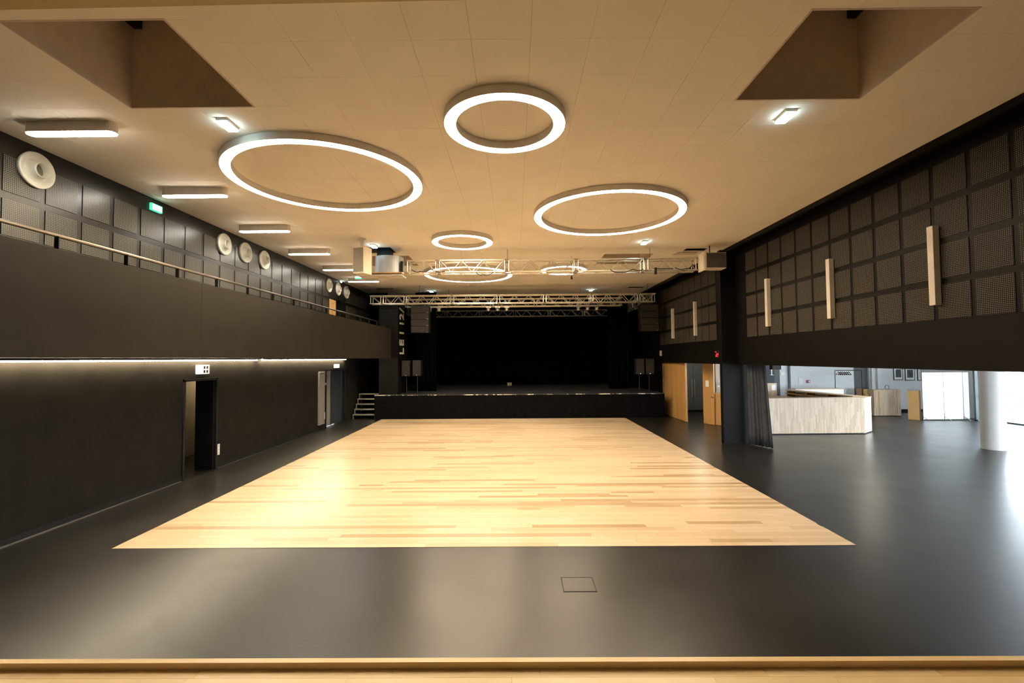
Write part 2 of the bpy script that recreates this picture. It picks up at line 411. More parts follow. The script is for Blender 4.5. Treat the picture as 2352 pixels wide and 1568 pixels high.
# skirting at the foot of the left wall
for nm, a, b in (('baseboard_1', Y0, D1[0] - 0.05), ('baseboard_2', D1[1] + 0.05, 16.9)):
    o = sbox(nm, XL, XL + 0.012, a, b, 0.0, 0.10, 'dark_metal'); tag(o, 'thin dark skirting along the black side wall')
    box('edge', XL, XL + 0.022, a, b, 0.0, 0.014, 'steel', o)
# corridor behind door one
cor = empty('wall_corridor', (-8.2, 11, 0), 'beige corridor walls behind the dark doorway', None, kind='structure')
box('back_wall', -8.9, -8.82, 8.6, 14.4, 0, 2.6, 'beige', cor); box('end_wall', -8.82, XL - WT, 14.3, 14.4, 0, 2.6, 'beige', cor)
box('end_wall', -8.82, XL - WT, 8.6, 8.7, 0, 2.6, 'beige', cor); box('corridor_ceiling', -8.82, XL - WT, 8.6, 14.4, 2.5, 2.6, 'beige', cor)
ld = bpy.data.lights.new('corridor_fill', 'POINT'); ld.energy = 20; ld.color = (1, 0.78, 0.5); ld.shadow_soft_size = 0.15  # unseen fill light, added to brighten the beige corridor wall
lo = bpy.data.objects.new('corridor_fill', ld); col.objects.link(lo); lo.location = (-8.2, 13.2, 2.2)
# door one: frame, open leaf
d1 = tag(empty('door_1', (XL, 10.55, 0), 'open doorway with a black frame below the gallery, beige wall inside', None), kind='structure')
for (a, b) in ((D1[0] - 0.05, D1[0] + 0.01), (D1[1] - 0.01, D1[1] + 0.05)): box('jamb', XL - 0.1, XL + 0.03, a, b, 0, D1[2] + 0.03, 'dark_metal', d1)
box('head', XL - 0.1, XL + 0.03, D1[0] - 0.05, D1[1] + 0.05, D1[2] - 0.02, D1[2] + 0.035, 'dark_metal', d1)
box('head_edge', XL + 0.03, XL + 0.034, D1[0] - 0.05, D1[1] + 0.05, D1[2] + 0.022, D1[2] + 0.037, 'steel', d1)
box('leaf', XL - 0.44, XL - 0.02, D1[1] - 0.06, D1[1] - 0.015, 0.01, D1[2] - 0.02, 'door_dark', d1)
# door two: double door
d2 = tag(empty('door_2', (XL, 18.5, 0), 'tall double door with one pale leaf and one dark leaf beside the stage steps', None), kind='structure')
for (a, b) in ((D2[0] - 0.05, D2[0] + 0.02), (D2[1] - 0.02, D2[1] + 0.05)): box('jamb', XL - 0.1, XL + 0.03, a, b, 0, D2[2] + 0.03, 'dark_metal', d2)
box('head', XL - 0.1, XL + 0.03, D2[0] - 0.05, D2[1] + 0.05, D2[2] - 0.02, D2[2] + 0.03, 'dark_metal', d2)
box('head_edge', XL + 0.03, XL + 0.034, D2[0] - 0.05, D2[1] + 0.05, D2[2] + 0.02, D2[2] + 0.034, 'steel', d2)
lf = box('leaf', XL - 0.2, XL - 0.15, D2[0] + 0.03, D2[0] + 0.80, 0.01, D2[2] - 0.03, 'panel_grey', d2)
box('leaf_edge', XL - 0.15, XL - 0.12, D2[0] + 0.78, D2[0] + 0.84, 0.01, D2[2] - 0.03, 'steel', d2)
box('leaf', XL - 0.2, XL - 0.15, D2[0] + 0.86, D2[1] - 0.03, 0.01, D2[2] - 0.03, 'door_blue', d2)
pn = empty('wall_cabinet', (XL, 17.07, 0.2), 'tall narrow pale grey panel on the black wall beside the double door', 'panel')
box('body', XL, XL + 0.06, 16.82, 17.31, 0.20, 2.12, 'panel_grey', pn, 0.008)
box('grip', XL + 0.06, XL + 0.064, 16.92, 17.2, 2.05, 2.07, 'dark_metal', pn)
box('bracket', XL, XL + 0.05, 17.31, 17.46, 1.62, 1.70, 'panel_grey', pn)
# gallery door leaf (light wood, half open)
gd = tag(empty('door_3', (XL, 18.3, 2.75), 'half-open pale wooden door at the far end of the gallery', None), kind='structure')
box('leaf', XL - 0.05, XL - 0.01, 17.85, 18.5, 2.75, 4.9, 'door_oak', gd); box('leaf', XL - 0.25, XL - 0.2, 18.5, 18.94, 2.75, 4.9, 'door_dark', gd)
box('backing', XL - WT, XL - WT + 0.03, GD[0], GD[1], 2.6, GD[2], 'wall_black', gd)

# --- gallery
gal = empty('gallery', (-6.25, 8, 2.6), 'brown-black balcony parapet running along the black side wall', None, kind='structure')
GX, GY1 = -5.4, 20.38
box('slab', XL, GX - 0.03, Y0, GY1, 2.61, 2.78, 'wall_black_low', gal)
ys = [Y0, 4.4, 8.0, 12.4, 16.4, GY1]
for a, b in zip(ys, ys[1:]): box('parapet_panel', GX - 0.03, GX, a + 0.002, b - 0.002, 2.60, 3.885, 'fascia', gal)
box('parapet_cap', GX - 0.09, GX - 0.03, Y0, GY1, 3.80, 3.885, 'fascia', gal)
box('parapet_panel', XL, GX - 0.03, GY1 - 0.03, GY1, 2.60, 3.885, 'fascia', gal)
rl = empty('handrail', (GX, 8, 3.885), 'steel handrail on short flat posts along the balcony parapet', 'handrail')
tube('rail', (GX - 0.05, Y0, 4.055), (GX - 0.05, GY1, 4.055), 0.022, 'rail_steel', rl, 12)
for i in range(-2, 16):
    yy = 5.47 + 0.995 * i + 0.02
    box('post', GX - 0.075, GX - 0.02, yy - 0.006, yy + 0.006, 3.84, 4.04, 'dark_metal', rl); 
# LED strips below the gallery
for a, b, lb in ((5.2, 12.68, 'long glowing strip light under the gallery above the open doorway'), (12.92, 19.32, 'glowing strip light under the gallery above the double door')):
    o = empty('strip_light', (XL, (a + b) / 2, 2.55), lb, 'strip light', group='strip lights under the gallery')
    box('profile', XL, XL + 0.13, a, b, 2.585, 2.608, 'dark_metal', o); box('lip', XL + 0.12, XL + 0.13, a, b, 2.570, 2.585, 'dark_metal', o)
    box('diffuser', XL + 0.075, XL + 0.110, a, b, 2.548, 2.585, 'led_light', o)

# --- right wall: bulkhead with panels, column, far section
wr = empty('wall_right', (XR, 6, 2.325), 'black wall above the foyer opening with a grid of perforated panels', None, kind='structure')
box('bulkhead', XR, XR + 0.35, Y0, 13.95, 2.325, 7.05, 'wall_black', wr)
box('far_bulkhead', XR, XR + 0.35, 14.12, YB, 2.325, 7.05, 'wall_black', wr)
box('end_wall', XR, XR + 0.35, 21.45, YB, 0, 2.325, 'wall_black', wr)
box('near_wall', XR, XR + 0.35, Y0, 2.6, 0, 2.325, 'wall_black', wr)
pr = boxm('acoustic_panel', 0.010, 0.53, 0.53); pr.materials.append(MATS['panel_right'])
rows = (3.375, 4.0, 4.62, 5.25)
for i in range(-1, 15):
    for zc in rows:
        if i >= 0: link('acoustic_panel', pr, None, wr, (XR - 0.005, 13.04 - 0.6 * i, zc))
pr2 = boxm('acoustic_panel', 0.010, 0.535, 0.53); pr2.materials.append(MATS['panel_right'])
for i in range(10):
    for zc in rows: link('acoustic_panel', pr2, None, wr, (XR - 0.005, 15.60 + 0.6 * i, zc))
column = empty('pillar', (6.4, 14.1, 0), 'square black pillar between the two halves of the panelled wall', None, kind='structure')
box('shaft', 6.15, 6.95, 13.95, 14.12, 0, 7.05, 'wall_black', column)
# back, rear and outer walls
sbox('wall_back', XL - 0.5, XR + 0.4, YB, YB + 0.15, 0, 7.05, 'stage_black')
sbox('wall_rear', XL - 0.5, XR + 0.35, Y0 - 0.15, Y0, 0, 7.05, 'beige')

# ================================================================== LIGHTS ON THE CEILING
def ring(cx, cy, R, label):
    w = 0.165; zb = ZC - 0.118
    o = empty('ring_light', (cx, cy, ZC), label, 'ring light', group='glowing ceiling rings')
    n = 112 if R > 1 else 72
    lathe('housing', [(R, ZC - 0.004), (R, zb + 0.006), (R - 0.008, zb + 0.006), (R - 0.008, ZC - 0.03), (R - w + 0.008, ZC - 0.03), (R - w + 0.008, zb + 0.006), (R - w, zb + 0.006), (R - w, ZC - 0.004)], 'housing', o, (cx, cy, 0), n, close=True, smooth=False)
    lathe('diffuser', [(R - 0.009, zb + 0.02), (R - 0.009, zb + 0.010), (R - 0.02, zb + 0.004), (R - w + 0.02, zb + 0.004), (R - w + 0.009, zb + 0.010), (R - w + 0.009, zb + 0.02)], 'ring_light', o, (cx, cy, 0), n, close=True)
ring(-0.115, 6.135, 0.807, 'small glowing ring light nearest the platform')
ring(-3.233, 8.02, 1.617, 'large glowing ring light nearest the gallery')
ring(2.054, 10.12, 1.617, 'large glowing ring light on the panelled wall side')
ring(-1.38, 12.35, 0.807, 'small glowing ring light just in front of the silver truss')
ring(-1.70, 17.2, 1.62, 'large glowing ring light seen through the nearer truss')
ring(1.735, 16.45, 0.81, 'small glowing ring light seen through the nearer truss')
ln_lab = ('first ceiling bar light from the platform, beside the gallery', 'second ceiling bar light from the platform', 'third ceiling bar light from the platform',
          'fourth ceiling bar light from the platform', 'fifth ceiling bar light, next to the white loudspeaker', 'sixth ceiling bar light, farthest along the gallery')
def stadium(L, w, z0, z1, n=8):
    pts = []
    for s, cx in ((1, L / 2 - w / 2), (-1, -L / 2 + w / 2)):
        for i in range(n + 1):
            a = -pi / 2 + pi * i / n
            pts.append((cx + s * math.cos(a) * w / 2, s * math.sin(a) * w / 2))
    bm = bmesh.new(); A = [bm.verts.new((*p, z0)) for p in pts]; B = [bm.verts.new((*p, z1)) for p in pts]; k = len(pts)
    bm.faces.new(A[::-1]); bm.faces.new(B)
    for i in range(k): bm.faces.new((A[i], A[(i + 1) % k], B[(i + 1) % k], B[i]))
    return fin(bm, 'stadium')
lh = stadium(1.2, 0.15, 0.012, 0.148); ldf = stadium(1.19, 0.14, 0.0, 0.012)
lh.materials.append(MATS['housing']); ldf.materials.append(MATS['line_light'])
for i, lab in enumerate(ln_lab):
    yy = 6.14 + 2.42 * i
    o = empty('bar_light', (-5.93, yy, ZC), lab, 'bar light', group='bar lights above the gallery')
    link('housing', lh, None, o, (-5.93, yy, ZC - 0.15)); link('diffuser', ldf, None, o, (-5.93, yy, ZC - 0.15))
sp_lab = ('small cool white ceiling lamp by the shaft on the gallery side', 'small cool white ceiling lamp by the shaft on the panelled wall side',
          'small cool white ceiling lamp above the silver projector lift', 'small cool white ceiling lamp over the nearer truss by the panelled wall',
          'small cool white ceiling lamp above the far truss, gallery side', 'small cool white ceiling lamp above the far truss, panelled wall side')
for (x, yy), lab in zip(((-3.85, 6.17), (3.60, 6.10), (-3.93, 12.95), (3.59, 12.83), (-3.9, 21.8), (3.57, 21.8)), sp_lab):
    o = empty('emergency_lamp', (x, yy, ZC), lab, 'ceiling lamp', group='cool white ceiling lamps')
    box('housing', x - 0.075, x + 0.075, yy - 0.14, yy + 0.14, ZC - 0.035, ZC, 'white_plastic', o, 0.006)
    box('diffuser', x - 0.065, x + 0.065, yy - 0.13, yy + 0.13, ZC - 0.06, ZC - 0.035, 'spot_light', o)
# wall sconces on the panelled wall
sc_lab = ('white slim upright wall light nearest the platform', 'second white upright wall light from the platform', 'third white upright wall light, next to the black pillar',
          'white upright wall light just beyond the black pillar', 'white upright wall light nearest the stage')
for yy, lab in zip((7.29, 9.69, 12.09, 16.97, 19.38), sc_lab):
    o = empty('wall_light', (XR, yy, 3.33), lab, 'wall light', group='slim upright wall lights')
    box('body', XR - 0.11, XR, yy - 0.055, yy + 0.055, 3.33, 4.565, 'sconce_white', o, 0.006)
    box('back_plate', XR - 0.015, XR - 0.008, yy - 0.075, yy + 0.075, 3.36, 4.53, 'dark_metal', o)
# jet nozzles
nz = ('round white air nozzle nearest the platform', 'first of three white air nozzles in the middle of the gallery wall', 'second of three white air nozzles in the middle of the gallery wall',
      'third of three white air nozzles in the middle of the gallery wall', 'first of three white air nozzles above the gallery door', 'middle white air nozzle above the gallery door', 'last white air nozzle above the gallery door')
for yy, lab in zip((6.79, 11.27, 12.175, 13.10, 17.70, 18.62, 19.55), nz):
    o = empty('air_nozzle', (XL, yy, 5.385), lab, 'air nozzle', group='white air nozzles')
    c0 = (XL, yy, 5.385)
    lathe('flange', [(0.255, 0.0), (0.265, 0.03), (0.262, 0.055), (0.245, 0.058), (0.215, 0.032), (0.185, 0.016), (0.17, 0.014)], 'nozzle_white', o, c0, 48, 'X')
    lathe('nozzle', [(0.17, 0.014), (0.145, 0.024), (0.125, 0.055), (0.112, 0.11), (0.104, 0.135), (0.098, 0.13), (0.096, 0.02)], 'nozzle_white', o, c0, 48, 'X')
    lathe('throat', [(0.097, 0.03), (0.001, 0.028)], 'throat_grey', o, c0, 24, 'X')

# ================================================================== TRUSSES
def truss(name, a, b, label, bays, individual=True, S=0.34, R=0.024):
    """box truss from a to b (points at the centre of the lower front chord line), z up"""
    a, b = Vector(a), Vector(b); L = (b - a).length; d = (b - a).normalized(); n = Vector((-d.y, d.x, 0)); u = Vector((0, 0, 1))
    o = empty(name, a, label, 'truss')
    cs = [Vector((0, 0, 0)), n * S, u * S, n * S + u * S]
    for c in cs: tube('chord', a + c, b + c, R, 'aluminium', o, 10)
    faces = ((0, 2), (1, 3), (0, 1), (2, 3))
    def brace(p, q, bm, r=0.0105):
        if bm is None: tube('brace', p, q, r, 'aluminium', o, 6)
        else: bm_tube(bm, p - a, q - a, r, 6)
    pos = 0.0
    for (s, e) in bays:
        bm = None if individual else bmesh.new()
        m = max(1, int(round((e - s - 0.16) / 0.29))); st = (e - s - 0.16) / m
        for fi, (i, j) in enumerate(faces):
            own = bm if (individual is False or fi > 0) else None
            if individual and fi > 0: own = extra
            p0, p1 = a + cs[i], a + cs[j]
            brace(p0 + d * (s + 0.06), p1 + d * (s + 0.06), own, 0.013); brace(p0 + d * (e - 0.06), p1 + d * (e - 0.06), own, 0.013)
            for k in range(m):
                t0, t1 = s + 0.08 + st * k, s + 0.08 + st * (k + 1)
                A, B = (p1, p0) if k % 2 == 0 else (p0, p1)
                brace(A + d * t0, B + d * t1, own)
            if individual and fi == 0: extra = bmesh.new()
        g = extra if individual else bm
        link('bracing', fin(g, 'bracing'), 'aluminium', o, a)
        for c in cs: 
            for tt in (s + 0.03, e - 0.03): tube('coupler', a + c + d * (tt - 0.03), a + c + d * (tt + 0.03), R * 1.12, 'steel', o, 8)
    return o
def bays_of(L, first): 
    out = []; x = 0
    for w in first: out.append((x, x + w)); x += w
    while x < L - 0.05: out.append((x, min(x + 2.0, L))); x += 2.0
    return out
T1 = truss('lighting_truss', (-3.15, 13.40, 5.055), (5.28, 13.40, 5.055), 'silver box truss hanging across the hall in front of the two ring lights', bays_of(8.43, (0.93,)))
T2 = truss('lighting_truss', (-6.25, 20.0, 4.945), (6.05, 20.0, 4.945), 'silver box truss above the front edge of the stage', bays_of(12.3, (0.55, 1.0)))
truss('lighting_truss', (-5.05, 21.25, 4.945), (4.9, 21.25, 4.945), 'silver truss just behind the one at the stage edge', bays_of(9.95, ()), False)
truss('lighting_truss', (-6.0, 27.0, 5.0), (6.0, 27.0, 5.0), 'dim truss at the back of the stage', bays_of(12.0, ()), False)
truss('lighting_truss', (6.0, 20.42, 4.945), (6.0, 26.98, 4.945), 'dim side truss over the stage, on the wooden door side', bays_of(6.6, ()), False)
truss('lighting_truss', (-5.5, 21.65, 4.945), (-5.5, 26.98, 4.945), 'dim side truss over the stage, on the steps side', bays_of(5.33, ()), False)
# steel ropes carrying the trusses
for nm, p, zt in (('thin steel rope at the panelled wall end of the nearer truss', (3.95, 13.57, 5.42), ZC), ('thin steel rope on the far truss above the hanging loudspeakers', (-4.13, 20.17, 5.31), ZC),
                  ('thin steel rope at the panelled wall end of the far truss', (5.75, 20.17, 5.31), ZC), ('thin steel rope at the middle of the nearer truss', (-0.2, 13.57, 5.42), ZC),
                  ('thin steel rope on the truss behind the stage edge, steps side', (-3.0, 21.25, 5.285), ZC), ('thin steel rope on the truss behind the stage edge, wooden door side', (3.0, 21.25, 5.285), ZC)):
    o = tube('steel_rope', p, (p[0], p[1], zt), 0.006, 'dark_metal', None, 6); tag(o, nm, 'rope', 'truss ropes')
# clutter on the nearer truss
def cable(pts, label):
    pts2 = []
    for i in range(len(pts) - 1):
        for k in range(4):
            f = k / 4; pts2.append(Vector(pts[i]).lerp(Vector(pts[i + 1]), f) - Vector((0, 0, 0.04 * math.sin(pi * f))))
    pts2.append(Vector(pts[-1])); o = path_tube('cable', pts2, 0.012, 'black_rubber', None, 6); tag(o, label, 'cable', 'cables on the nearer truss')
cable([(2.75, 13.37, 5.09), (3.0, 13.36, 5.0), (3.4, 13.36, 5.09), (3.7, 13.36, 5.08)], 'black cable loop on the truss under the steel rope')
cable([(-2.95, 13.36, 5.12), (-2.7, 13.3, 5.06), (-2.4, 13.3, 5.12), (-2.0, 13.36, 5.07)], 'black cable on the truss beside the projector lift')
cable([(-1.1, 13.37, 5.03), (-0.9, 13.37, 4.97), (-0.6, 13.37, 5.03)], 'short black cable under the middle of the truss')
cable([(4.6, 13.36, 5.12), (4.9, 13.3, 5.08), (5.1, 13.3, 5.2)], 'black cable next to the boxed loudspeaker')
o = empty('truss_clamp', (4.05, 13.38, 5.0), 'dark clamp on the lower chord of the nearer truss', 'clamp')
box('jaw', 4.02, 4.08, 13.34, 13.42, 4.94, 5.13, 'dark_metal', o, 0.005); box('arm', 4.02, 4.55, 13.34, 13.37, 5.08, 5.10, 'dark_metal', o)
o = empty('hanging_microphone', (1.79, 14.6, 5.02), 'small black capsule hanging below the ceiling behind the truss', 'microphone')
tube('cord', (1.79, 14.6, 5.12), (1.79, 14.6, ZC), 0.004, 'black_rubber', o, 6); lathe('capsule', [(0.001, 0.12), (0.03, 0.11), (0.035, 0.02), (0.001, 0.0)], 'black_rubber', o, (1.79, 14.6, 5.01), 12)
for x, lab in ((-4.3, 'spotlight hanging near the gallery end of the far truss'), (-1.2, 'spotlight in the middle of the far truss'), (2.9, 'spotlight on the panelled wall side of the far truss')):
    for k in range(3):
        xx = x + 0.42 * k; o = empty('stage_spotlight', (xx, 21.1, 4.9), ('first of three ', 'second of three ', 'third of three ')[k] + lab.replace('spotlight', 'silver spotlights'), 'spotlight', group='spotlights on the far truss')
        box('yoke', xx - 0.11, xx + 0.11, 21.24, 21.26, 4.86, 4.9205, 'steel', o); lathe('can', [(0.001, 0.16), (0.07, 0.15), (0.095, 0.0), (0.085, 0.0), (0.06, 0.1), (0.001, 0.1)], 'aluminium', o, (xx, 21.25, 4.72), 16)

# loudspeaker hung from the ceiling (white), projector lift, boxed loudspeaker
o = empty('loudspeaker', (-4.02, 12.3, 5.0), 'white loudspeaker with a taupe grille hanging from the ceiling by the projector lift', 'loudspeaker')
prism('cabinet', [(-4.22, 12.12), (-3.92, 12.05), (-3.80, 12.35), (-4.10, 12.5)], 4.80, 5.50, 'speaker_white', o)
prism('grille', [(-4.205, 12.105), (-3.935, 12.042), (-3.935, 12.052), (-4.205, 12.118)], 4.84, 5.47, 'grille_taupe', o)
box('bracket', -4.06, -3.98, 12.2, 12.28, 5.50, 5.74, 'housing', o); box('bracket_foot', -4.1, -3.94, 12.16, 12.32, 5.72, 5.75, 'housing', o)
o = empty('projector_lift', (-3.65, 13.25, 5.0), 'silver projector lift lowered from a dark hole in the ceiling', 'projector lift')
lathe('drum', [(0.001, 5.0), (0.40, 5.0), (0.40, 5.49), (0.001, 5.49)], 'lift_silver', o, (-3.62, 13.45, 0), 40, smooth=False)
box('tray', -4.55, -3.15, 12.95, 13.15, 4.955, 4.985, 'shelf_oak', o); box('tray', -4.40, -3.15, 12.98, 13.5, 4.90, 4.925, 'sconce_white', o)
box('mast', -4.0, -3.6, 13.5, 13.8, 5.49, 6.6, 'dark_metal', o)
box('electronics', -3.24, -3.17, 13.2, 13.36, 5.06, 5.34, 'dark_metal', o)
o = empty('loudspeaker', (5.65, 13.25, 5.05), 'boxed loudspeaker with a dark grille at the panelled wall end of the truss', 'loudspeaker')
box('cabinet', 5.36, 5.94, 13.08, 13.42, 5.035, 5.49, 'speaker_white', o, 0.01); box('grille', 5.40, 5.92, 13.07, 13.08, 5.06, 5.475, 'grille_mid', o)
box('side_rail', 5.30, 5.36, 13.05, 13.45, 4.99, 5.50, 'speaker_white', o); box('edge', 5.925, 5.945, 13.06, 13.08, 5.03, 5.49, 'steel', o)
tube('rod', (5.62, 13.4, 5.48), (5.62, 13.4, 5.78), 0.014, 'dark_metal', o)
prism('hatch_cover', [(4.98, 14.15), (5.55, 14.12), (5.58, 14.4), (4.92, 14.45)], ZC - 0.03, ZC - 0.012, 'shaft', ceil)

# ================================================================== STAGE
SZ = 1.03; SX0, SX1, SY = -6.02, 6.35, 20.03
stg = empty('stage', (0, SY, 0), 'black stage with a cloth-faced front and a worn metal edge', 'stage')
box('frame', SX0 + 0.02, SX1, SY + 0.03, YB - 0.02, 0.0, SZ - 0.04, 'stage_black', stg)
for i in range(6):
    for j in range(4):
        x0 = SX0 + 0.02 + i * (SX1 - SX0 - 0.02) / 6; w = (SX1 - SX0 - 0.02) / 6; y0 = SY + 0.01 + j * 2.05
        box('deck_panel', x0 + 0.004, x0 + w - 0.004, y0 + 0.004, y0 + 2.046, SZ - 0.04, SZ, 'stage_deck', stg)
bm = bmesh.new(); N = 240; pts = []
for i in range(N + 1):
    x = SX0 + (SX1 - SX0) * i / N; pts.append((x, SY - 0.012 - 0.012 * math.sin(i * 0.9) - 0.008 * math.sin(i * 0.37)))
A = [bm.verts.new((x, yy, 0.004)) for x, yy in pts]; B = [bm.verts.new((x, SY, SZ - 0.02)) for x, yy in pts]
for i in range(N): bm.faces.new((A[i], A[i + 1], B[i + 1], B[i]))
sk = link('front_cloth', fin(bm, 'front_cloth', True), 'velvet', stg)
box('edge_profile', SX0, SX1, SY - 0.012, SY + 0.012, SZ - 0.028, SZ + 0.004, 'edge_metal', stg)
box('side_cloth', SX0 - 0.01, SX0 + 0.02, SY, YB - 0.05, 0.0, SZ - 0.03, 'velvet', stg)
# proscenium legs
pl = empty('pillar', (-5.5, 20.6, SZ), 'black proscenium pier with raised grey lettering', None, kind='structure')
prism('shaft', [(-5.95, 20.42), (-5.12, 20.42), (-4.97, 21.45), (-5.95, 21.45)], SZ, 5.22, 'wall_black', pl)
sg = empty('wall_lettering', (-5.06, 20.7, 2.72), 'pale grey vertical lettering on the black pier beside the stage', 'lettering')
d = Vector((0.15, 1.03, 0)).normalized(); nrm = Vector((d.y, -d.x, 0)); base = Vector((-5.12, 20.42, 0)) + nrm * 0.012
zs = {0: ('L', 2.74), 1: ('E', 3.12), 2: ('1', 3.56), 3: ('1', 3.98), 4: ('2', 4.29), 5: ('/', 4.64)}
for i, (chh, z0) in zs.items():
    cu = bpy.data.curves.new('letter', 'FONT'); cu.body = chh; cu.size = 0.66; cu.extrude = 0.012; cu.offset = 0.006
    cu.materials.append(MATS['letter_grey'])
    p = base + d * (0.14 + 0.50) 
    # text x axis runs upwards, text y axis runs towards the camera edge of the face
    m = Matrix((( 0, -d.x, nrm.x, p.x), (0, -d.y, nrm.y, p.y), (1, 0, 0, z0), (0, 0, 0, 1)))
    tmp = bpy.data.objects.new('letter_curve', cu); col.objects.link(tmp)
    lme = bpy.data.meshes.new_from_object(tmp.evaluated_get(bpy.context.evaluated_depsgraph_get())); bpy.data.objects.remove(tmp)
    ob = bpy.data.objects.new('letter', lme); col.objects.link(ob); ob.parent = sg; ob.matrix_parent_inverse = Matrix.Identity(4)
    m2 = m.copy(); m2.translation = m.translation - sg.location; ob.matrix_local = m2
# drapes
def drape(name, x0, y0, x1, y1, z0, z1, label, folds, mat='velvet', amp=0.05, cat='curtain', group='black stage drapes', gather=0.0, thick=0.02, slit=None):
    n = folds * 8; rows_n = 7; bm = bmesh.new(); L = math.hypot(x1 - x0, y1 - y0); dx, dy = (x1 - x0) / L, (y1 - y0) / L; g = []
    for r in range(rows_n + 1):
        f = r / rows_n; z = z0 + (z1 - z0) * f; row = []
        for i in range(n + 1):
            s = i / n; s2 = s
            if gather: s2 = s * (1 - gather * f)
            if slit: s2 = s * (1 + slit * max(0, 1 - f * 5.5)) 
            ph = s * folds * 2 * pi; o = amp * (0.75 + 0.25 * (1 - f)) * (math.sin(ph) + 0.45 * math.sin(2.3 * ph + 1.3) + 0.25 * math.sin(0.41 * ph))
            row.append(bm.verts.new((x0 + dx * L * s2 - dy * o, y0 + dy * L * s2 + dx * o, z)))
        g.append(row)
    for r in range(rows_n):
        for i in range(n): bm.faces.new((g[r][i], g[r][i + 1], g[r + 1][i + 1], g[r + 1][i]))
    bmesh.ops.solidify(bm, geom=bm.faces[:], thickness=thick)
    c = Vector(((x0 + x1) / 2, (y0 + y1) / 2, z0))
    for v_ in bm.verts: v_.co -= c
    return tag(link(name, fin(bm, name, True), mat, None, c), label, cat, group)
drape('stage_curtain', -6.3, 27.6, -2.72, 27.6, SZ + 0.005, 6.2, 'black drape at the back of the stage on the steps side, parted at the foot', 14, slit=-0.07)
drape('stage_curtain', -2.82, 27.7, 1.6, 27.7, SZ + 0.005, 6.2, 'black drape at the middle of the stage back', 16)
drape('stage_curtain', 1.5, 27.6, 6.2, 27.6, SZ + 0.005, 6.2, 'black drape at the back of the stage on the wooden door side', 17)
drape('stage_curtain', -4.75, 22.3, -3.75, 22.3, SZ + 0.005, 6.6, 'narrow black drape hanging behind the loudspeakers on the steps side', 5)
drape('stage_curtain', 4.6, 23.2, 5.6, 23.2, SZ + 0.005, 6.6, 'narrow black drape hanging behind the loudspeakers on the wooden door side', 6)
drape('stage_curtain', -7.0, 22.4, -6.12, 22.4, 0.01, 6.6, 'black drape closing the gap behind the silver steps', 5)
bx = box('stage_box', -0.45, -0.2, 26.4, 26.6, SZ + 0.001, SZ + 0.17, 'grille_taupe', None, 0.01); tag(bx, 'small pale box lying at the back of the stage floor', 'box')
# side steps
st = empty('stage_steps', (-6.53, 20.6, 0), 'silver metal-framed steps leading up beside the stage', 'steps')
for i in range(5):
    z = 0.2 + 0.207 * i; y0 = 20.2 + 0.205 * i
    box('tread', -7.02, -6.05, y0, y0 + 0.26, z - 0.045, z, 'aluminium', st, 0.004)
    for x in (-7.0, -6.07): box('leg', x - 0.02, x + 0.02, y0 + 0.01, y0 + 0.05, 0.0 if i == 0 else z - 0.207, z - 0.045, 'aluminium', st)
for x in (-6.98, -6.1): box('stringer', x - 0.012, x + 0.012, 21.2, 21.24, 0, 0.98, 'steel', st)
# hanging line arrays
def array(cx, label):
    o = empty('line_array', (cx, 20.1, 3.68), label, 'loudspeaker', group='hanging loudspeaker columns')
    for k in range(4):
        z1 = 4.82 - 0.285 * k; a = box('cabinet', cx - 0.39, cx + 0.39, 20.02, 20.45, z1 - 0.28, z1, 'speaker_black', o, 0.01)
        box('grille', cx - 0.37, cx + 0.37, 20.008, 20.02, z1 - 0.27, z1 - 0.01, 'grille_grey', a); box('latch', cx + 0.30, cx + 0.35, 20.0, 20.008, z1 - 0.27, z1 - 0.245, 'steel', a)
    box('bumper', cx - 0.36, cx + 0.36, 20.1, 20.4, 4.82, 4.87, 'dark_metal', o)
    for x in (-0.3, 0.3): tube('strap', (cx + x, 20.34, 4.87), (cx + x, 20.34, 4.9205), 0.012, 'dark_metal', o)
array(-4.08, 'column of black loudspeakers hanging over the stage edge beside the lettered pier')
array(5.78, 'column of black loudspeakers hanging over the stage edge beside the panelled wall')
# loudspeakers on poles
for cx, zt, lab in ((-4.82, 2.50, 'black loudspeaker on a pole next to the lettered pier'), (-4.34, 2.51, 'black loudspeaker on a pole, the inner one on the steps side'),
                    (5.49, 2.51, 'black loudspeaker on a pole, the inner one on the wooden door side'), (5.92, 2.51, 'black loudspeaker on a pole nearest the wooden doors')):
    o = empty('pole_loudspeaker', (cx, 20.8, SZ), lab, 'loudspeaker', group='loudspeakers on poles at the stage edge')
    b = box('cabinet', cx - 0.185, cx + 0.185, 20.6, 20.95, zt - 0.70, zt, 'speaker_black', o, 0.012); box('grille', cx - 0.17, cx + 0.17, 20.59, 20.6, zt - 0.66, zt - 0.02, 'grille_grey', b)
    box('badge', cx - 0.02, cx + 0.02, 20.585, 20.59, zt - 0.67, zt - 0.645, 'steel', b)
    tube('pole', (cx, 20.78, SZ + 0.03), (cx, 20.78, zt - 0.70), 0.018, 'grille_grey', o); box('base', cx - 0.22, cx + 0.22, 20.6, 20.96, SZ + 0.001, SZ + 0.03, 'dark_metal', o)

